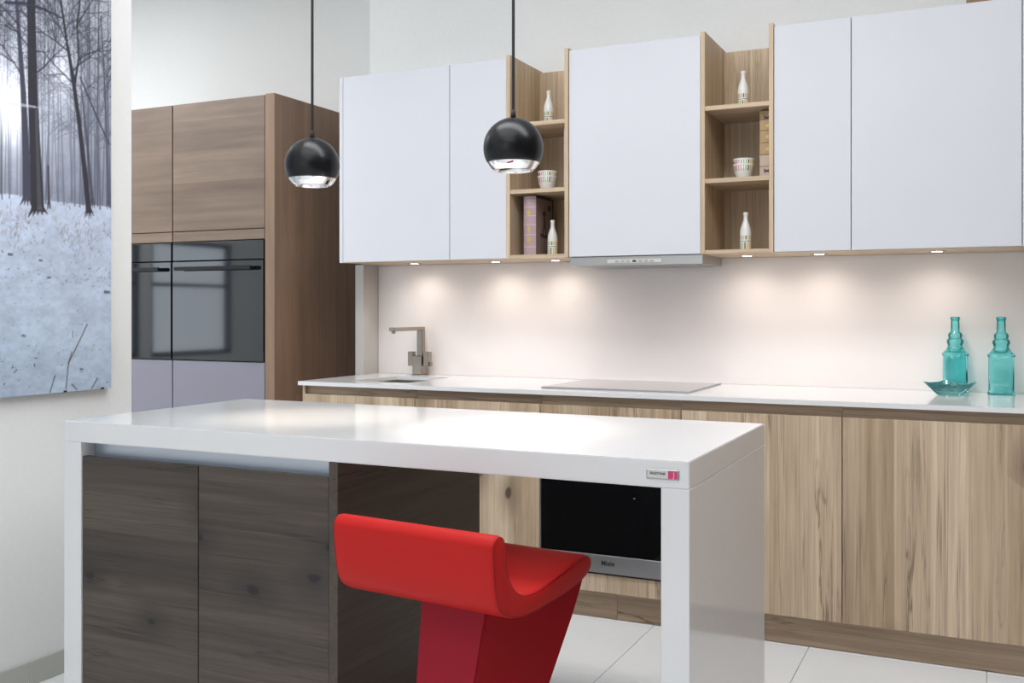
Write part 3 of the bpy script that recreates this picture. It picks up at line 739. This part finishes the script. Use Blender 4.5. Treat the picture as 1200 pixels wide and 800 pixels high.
local('back_strip', bm, 'red_b', None, ped)
local('base_plate', bev(box(-.22, .22, -.10, .32, .001, .022), .006, 2), 'steel')

# ================================================================== WINTER FOREST PICTURE (flat print, colour painted per vertex)
PY0, PY1, PZ0, PZ1, ST = 1.50, 2.646, .968, 2.62, .0031
ny, nz = int((PY1 - PY0) / ST), int((PZ1 - PZ0) / ST)
yy = np.linspace(PY0, PY1, ny); zz = np.linspace(PZ0, PZ1, nz)
GY, GZ = np.meshgrid(yy, zz)                         # rows = z
def smooth_noise(n0, n1):
    g = rng.random((n0 + 2, n1 + 2)); a = np.linspace(0, n0, nz); b = np.linspace(0, n1, ny)
    i = a.astype(int); j = b.astype(int); fa_ = (a - i)[:, None]; fb = (b - j)[None]
    fa_ = fa_ * fa_ * (3 - 2 * fa_); fb = fb * fb * (3 - 2 * fb)
    return (g[i][:, j] * (1 - fa_) * (1 - fb) + g[i + 1][:, j] * fa_ * (1 - fb) + g[i][:, j + 1] * (1 - fa_) * fb + g[i + 1][:, j + 1] * fa_ * fb)
srgb = lambda r, g, b: np.array([r, g, b], float) / 255
img = np.zeros((nz, ny, 3))
hor = on_x(60, 236, XW)[1]
hzn = hor + 0.02 * (smooth_noise(4, 9) - .5)
sky_t = np.clip((GZ - hor) / 0.75, 0, 1)[..., None]
img[:] = srgb(128, 136, 154) * (1 - sky_t) + srgb(182, 188, 197) * sky_t
sy, sz = on_x(4, 122, XW)
dist = np.hypot((GY - sy), (GZ - sz) * 0.8)
img += (np.exp(-(dist / .075) ** 2) * 0.45)[..., None] * np.array([1.0, 1.0, 1.0]) + (np.exp(-(dist / .26) ** 2) * 0.13)[..., None]
y2, z2 = on_x(65, 85, XW)
img += (np.exp(-((GY - y2) / .07) ** 2 - ((GZ - z2) / .10) ** 2) * 0.16)[..., None]
img *= (0.93 + 0.10 * smooth_noise(60, 50) + 0.06 * smooth_noise(200, 160))[..., None]
# snow
sn = GZ < hzn
tex = 0.22 * smooth_noise(330, 170) + 0.28 * smooth_noise(150, 60) + 0.30 * smooth_noise(60, 22) + 0.20 * smooth_noise(18, 8)
depth_t = np.clip((hor - GZ) / (hor - PZ0), 0, 1)
snow = srgb(190, 202, 224) * (1 - depth_t[..., None]) + srgb(172, 190, 210) * depth_t[..., None]
snow = snow * (0.86 + 0.26 * tex[..., None])
specks = (smooth_noise(230, 150) > .93) & (smooth_noise(24, 14) > .55)
snow[specks] = snow[specks] * .55
img[sn] = snow[sn]
def stroke(p, q, w0, w1, col, al=1.0, butt=False):
    """p, q in (y, z) metres, widths in metres."""
    (ya, za), (yb, zb) = p, q; w = max(w0, w1)
    j0, j1 = np.searchsorted(yy, [min(ya, yb) - w, max(ya, yb) + w]); i0, i1 = np.searchsorted(zz, [min(za, zb) - w, max(za, zb) + w])
    if j1 <= j0 or i1 <= i0: return
    sy_, sz_ = GY[i0:i1, j0:j1], GZ[i0:i1, j0:j1]
    dy_, dz_ = yb - ya, zb - za; l2 = dy_ * dy_ + dz_ * dz_ + 1e-12
    t_raw = ((sy_ - ya) * dy_ + (sz_ - za) * dz_) / l2; t = np.clip(t_raw, 0, 1)
    dd = np.hypot(sy_ - ya - t * dy_, sz_ - za - t * dz_); ww = (w0 + (w1 - w0) * t) / 2
    a = np.clip((ww - dd) / ST + .5, 0, 1) * np.minimum(1, ww * 2 / ST * 1.3) * al
    if butt: a = a * (t_raw <= 1)
    img[i0:i1, j0:j1] = img[i0:i1, j0:j1] * (1 - a[..., None]) + col * a[..., None]
def branch(p, ang_, ln, w, col, depth, al):
    seg = 4; a = ang_
    for k in range(seg):
        q = (p[0] + math.cos(a) * ln / seg, p[1] + math.sin(a) * ln / seg)
        stroke(p, q, w * (1 - .18 * k), w * (1 - .18 * (k + 1)), col, al)
        if depth > 0:
            for _ in range(2):
                if random.random() < .8:
                    branch(q, a + random.choice((-1, 1)) * random.uniform(.35, .95), ln * random.uniform(.4, .62), w * .5, col, depth - 1, al)
        p = q; a += random.uniform(-.22, .22)
def px(u, v): return on_x(u, v, XW)
def pw(wpx): return wpx * .0034
# hazy far trunks
for k in range(120):
    yv = random.uniform(PY0, PY1); far = random.random()
    g = srgb(112, 118, 136) * (1 - far) + srgb(70, 74, 88) * far
    zb = hor - .005 - .01 * far + random.uniform(0, .02); lean = random.uniform(-.03, .03); top = zb + random.uniform(.35, 1.1)
    stroke((yv, zb), (yv + lean, top), pw(random.uniform(1, 2.6)), pw(.7), g, .55 + .3 * far)
    for _ in range(6):
        zt = random.uniform(zb + .2, top); f_ = (zt - zb) / (top - zb)
        branch((yv + lean * f_, zt), math.pi / 2 + random.choice((-1, 1)) * random.uniform(.4, 1.1), random.uniform(.08, .2), pw(1.0), g, 1, .45)
# canopy haze of twigs
for k in range(210):
    yv = random.uniform(PY0, PY1); zv = random.uniform(hor + .35, PZ1)
    if math.hypot(yv - sy, zv - sz) < .08: continue
    branch((yv, zv), random.uniform(.3, 2.8), random.uniform(.10, .26), pw(1.5), srgb(58, 60, 74), 3, .5)
img += (np.exp(-(dist / .085) ** 2) * 0.42)[..., None] + (np.exp(-(dist / .24) ** 2) * 0.12)[..., None]
img += ((GZ > hzn) * np.exp(-((GY - y2) / .05) ** 2 - ((GZ - z2) / .10) ** 2) * 0.18)[..., None]
img = np.clip(img, 0, 1)
dk = srgb(46, 45, 54)
def poly_trunk(pts, col, al=1.0):
    for k, ((a, wa), (b, wb_)) in enumerate(zip(pts, pts[1:])): stroke(px(*a), px(*b), pw(wa), pw(wb_), col, al, butt=(k == len(pts) - 2))
    (bu, bv), bw = pts[-1]
    if bv > 230:                                     # root flare in the snow
        for q in np.linspace(-.9, .9, 5): stroke(px(bu + q * bw * .4, bv - 4), px(bu + q * bw * .85, bv + 3 + 4 * random.random()), pw(bw * .28), pw(.6), col, al)
# trees that can be told apart in the photograph
poly_trunk([((8, -60), 3), ((15, 30), 4), ((21, 110), 6), ((24, 180), 8), ((26, 236), 11)], srgb(66, 68, 84))
poly_trunk([((28, -90), 7), ((30, 0), 9), ((32, 110), 11), ((35, 180), 12.5), ((38, 248), 15)], dk)
poly_trunk([((36, 130), 3), ((40, 246), 5)], srgb(84, 86, 92), .7)
poly_trunk([((72, 50), 3), ((78, 85), 4.5), ((86, 140), 5), ((93, 200), 6), ((98, 250), 7)], dk)
poly_trunk([((62, -30), 2), ((66, 10), 2.4), ((72, 50), 3)], dk)
poly_trunk([((92, -40), 1.6), ((84, 30), 2), ((86, 70), 2.2), ((81, 100), 3)], dk)
poly_trunk([((90, 110), 2), ((96, 170), 3), ((102, 238), 4)], srgb(70, 72, 86), .9)
poly_trunk([((88, 92), 2), ((104, 130), 2.2), ((122, 170), 2.4)], srgb(60, 62, 76), .9)
poly_trunk([((50, 195), 2), ((51, 240), 3)], srgb(58, 58, 68), .9)
poly_trunk([((0, 4), 2.5), ((22, 5), 2.6), ((45, 12), 2.4), ((66, 22), 1.6)], srgb(50, 50, 72), .95)
poly_trunk([((112, 20), 1.6), ((117, 110), 2.4), ((121, 240), 3.4)], srgb(74, 76, 92), .8)
for base, a_, l_ in (((72, 50), 2.2, .22), ((66, 10), 2.1, .25), ((84, 30), 1.0, .24), ((78, 85), .8, .2), ((30, 60), 2.4, .28), ((31, 90), .7, .24), ((86, 70), .6, .2), ((20, 90), 2.3, .2), ((15, 30), 2.5, .22), ((62, -20), 1.3, .25), ((72, 60), 2.7, .2), ((81, 100), 2.6, .2)):
    branch(px(*base), a_, l_, pw(2.0), srgb(52, 52, 64), 3, .8)
for k in range(8):        # big trees in the part beyond the frame
    yv = random.uniform(PY0, PY0 + .62); stroke((yv, hor - .03), (yv + random.uniform(-.05, .05), PZ1 + .1), .045, .026, dk)
for k in range(900):      # dead grass poking through the snow
    yv = random.uniform(PY0, PY1); zv = random.gauss(on_x(60, 272, XW)[1], .05)
    if zv > hor - .01 or math.sin(yv * 23) + math.sin(yv * 61 + zv * 40) + random.random() < .3: continue
    stroke((yv, zv), (yv + random.uniform(-.012, .012), zv + random.uniform(.006, .022)), pw(.8), pw(.5), srgb(*random.choice(((120, 112, 100), (140, 128, 108), (100, 98, 104)))), .5)
for k in range(160):
    yv = random.uniform(PY0, PY1); zv = random.choice((on_x(60, 325, XW)[1] + random.gauss(0, .015), random.uniform(PZ0, hor - .05)))
    stroke((yv, zv), (yv + random.uniform(.002, .008), zv), pw(random.uniform(.6, 1.8)), pw(.6), srgb(110, 112, 126), .5)
# sun ray, snow twigs in the foreground
stroke(px(6, 122), px(34, 126), pw(4), pw(2), srgb(225, 230, 240), .6); stroke(px(34, 126), px(62, 131), pw(2), pw(1), srgb(200, 206, 220), .5)
tw = srgb(74, 68, 66)
for a, b in (((96, 380), (84, 405)), ((84, 405), (74, 425)), ((74, 425), (71, 455)), ((58, 440), (52, 460)), ((108, 443), (101, 455)), ((78, 450), (84, 456)), ((74, 425), (78, 412))): stroke(px(*a), px(*b), pw(1.4), pw(1.2), tw, .8)
for c0, sz0 in (((117, 342), 5), ((4, 298), 4), ((50, 325), 3), ((88, 432), 3), ((20, 393), 3), ((40, 305), 3)):
    stroke(px(*c0), px(c0[0] + sz0, c0[1] + .5), pw(sz0 * .7), pw(sz0 * .5), srgb(70, 72, 84), .8)
img = np.clip(img, 0, 1)
lin = np.where(img <= .04045, img / 12.92, ((img + .055) / 1.055) ** 2.4)
PXF = XW + .026
pc = thing('picture', (XW + .013, (PY0 + PY1) / 2, PZ0), 'large frameless glossy picture of a snowy winter forest on the left wall', 'picture')
mk('backing_panel', box(XW + .012, PXF - .0006, PY0, PY1, PZ0, PZ1), 'steel_d', pc)
for yv in (2.44, 2.60): mk('clip', box(XW + .001, PXF + .0025, yv, yv + .012, PZ0 - .0015, PZ0 + .005), 'black_gap', pc)
idx = np.arange(ny * nz).reshape(nz, ny)
verts = np.stack([np.full(ny * nz, PXF), GY.ravel(), GZ.ravel()], 1) - np.array(origin(pc))
faces = np.stack([idx[:-1, :-1], idx[:-1, 1:], idx[1:, 1:], idx[1:, :-1]], -1).reshape(-1, 4)
me = D.meshes.new('print'); me.vertices.add(len(verts)); me.vertices.foreach_set('co', verts.astype(np.float32).ravel())
me.loops.add(len(faces) * 4); me.loops.foreach_set('vertex_index', faces.astype(np.int32).ravel())
me.polygons.add(len(faces)); me.polygons.foreach_set('loop_start', np.arange(0, len(faces) * 4, 4, dtype=np.int32))
me.update(calc_edges=True)
ca = me.color_attributes.new('paint', 'FLOAT_COLOR', 'POINT')
ca.data.foreach_set('color', np.concatenate([lin.reshape(-1, 3), np.ones((ny * nz, 1))], 1).astype(np.float32).ravel())
mp, nt, b = new_mat('forest_print')
at = nt.nodes.new('ShaderNodeAttribute'); at.attribute_name = 'paint'; nt.links.new(at.outputs['Color'], b.inputs['Base Color'])
b.inputs['Roughness'].default_value = 0.25; b.inputs['Coat Weight'].default_value = 0.2
me.materials.append(mp)
o = D.objects.new('print', me); COL.objects.link(o); o.parent = pc

# ================================================================== TALL OVEN CABINETS IN THE NEXT ROOM
TY, TZ = 4.0, 2.325
def tall_unit(x0, x1, label, ovl):
    t = thing('tall_cabinet', ((x0 + x1) / 2, 4.38, 0), label, 'cabinet', 'tall oven cabinets beyond the picture wall')
    mk('body', boxes([(x0 + .001, x0 + .018, TY + .022, 4.76, .1, TZ), (x1 - .018, x1 - .001, TY + .022, 4.76, .1, TZ), (x0 + .018, x1 - .018, TY + .022, 4.76, 1.62, TZ), (x0 + .018, x1 - .018, TY + .022, 4.76, .1, .97)]), 'tall_side', t)
    mk('upper_door', bev(box(x0 + .002, x1 - .002, TY, TY + .02, 1.66, TZ), .002), 'tall_oak', t)
    mk('trim_board', bev(box(x0 + .002, x1 - .002, TY, TY + .02, 1.605, 1.656), .002), 'tall_oak', t)
    mk('drawer', bev(box(x0 + .002, x1 - .002, TY, TY + .02, .55, .985), .002), 'grey_front', t)
    mk('drawer', bev(box(x0 + .002, x1 - .002, TY, TY + .02, .11, .546), .002), 'grey_front', t)
    mk('plinth', box(x0 + .001, x1 - .001, TY + .05, TY + .066, .001, .1), 'tall_side', t)
    v = thing('wall_oven', ((x0 + x1) / 2, 4.2, .99), ovl, 'oven', 'ovens in the tall cabinets')
    mk('body', box(x0 + .03, x1 - .03, TY + .03, 4.5, .99, 1.59), 'black_gap', v)
    mk('control_panel', bev(box(x0 + .004, x1 - .004, TY - .004, TY + .02, 1.505, 1.60), .002), 'wall_oven_glass', v)
    d_ = mk('door', bev(box(x0 + .004, x1 - .004, TY - .006, TY + .02, .99, 1.50), .002), 'wall_oven_glass', v)
    mk('handle', bev(box(x0 + .05, x1 - .05, TY - .05, TY - .034, 1.452, 1.472), .004, 2), 'black', d_)
    for hx in (x0 + .07, x1 - .09): mk('handle_post', box(hx, hx + .014, TY - .036, TY - .006, 1.455, 1.469), 'black', d_)
tall_unit(-3.87, -3.262, 'tall taupe oak cabinet with built-in oven beside the brown end panel', 'black glass oven built into the tall cabinet beside the brown end panel')
tall_unit(-4.48, -3.872, 'tall taupe oak cabinet with oven half hidden behind the picture wall', 'black glass oven half hidden behind the end of the picture wall')
mk('end_panel', bev(box(-3.26, -3.2, TY - .002, 4.78, .001, TZ + .004), .002), 'tall_side', label='tall brown wooden end panel closing the oven cabinets', cat='panel')
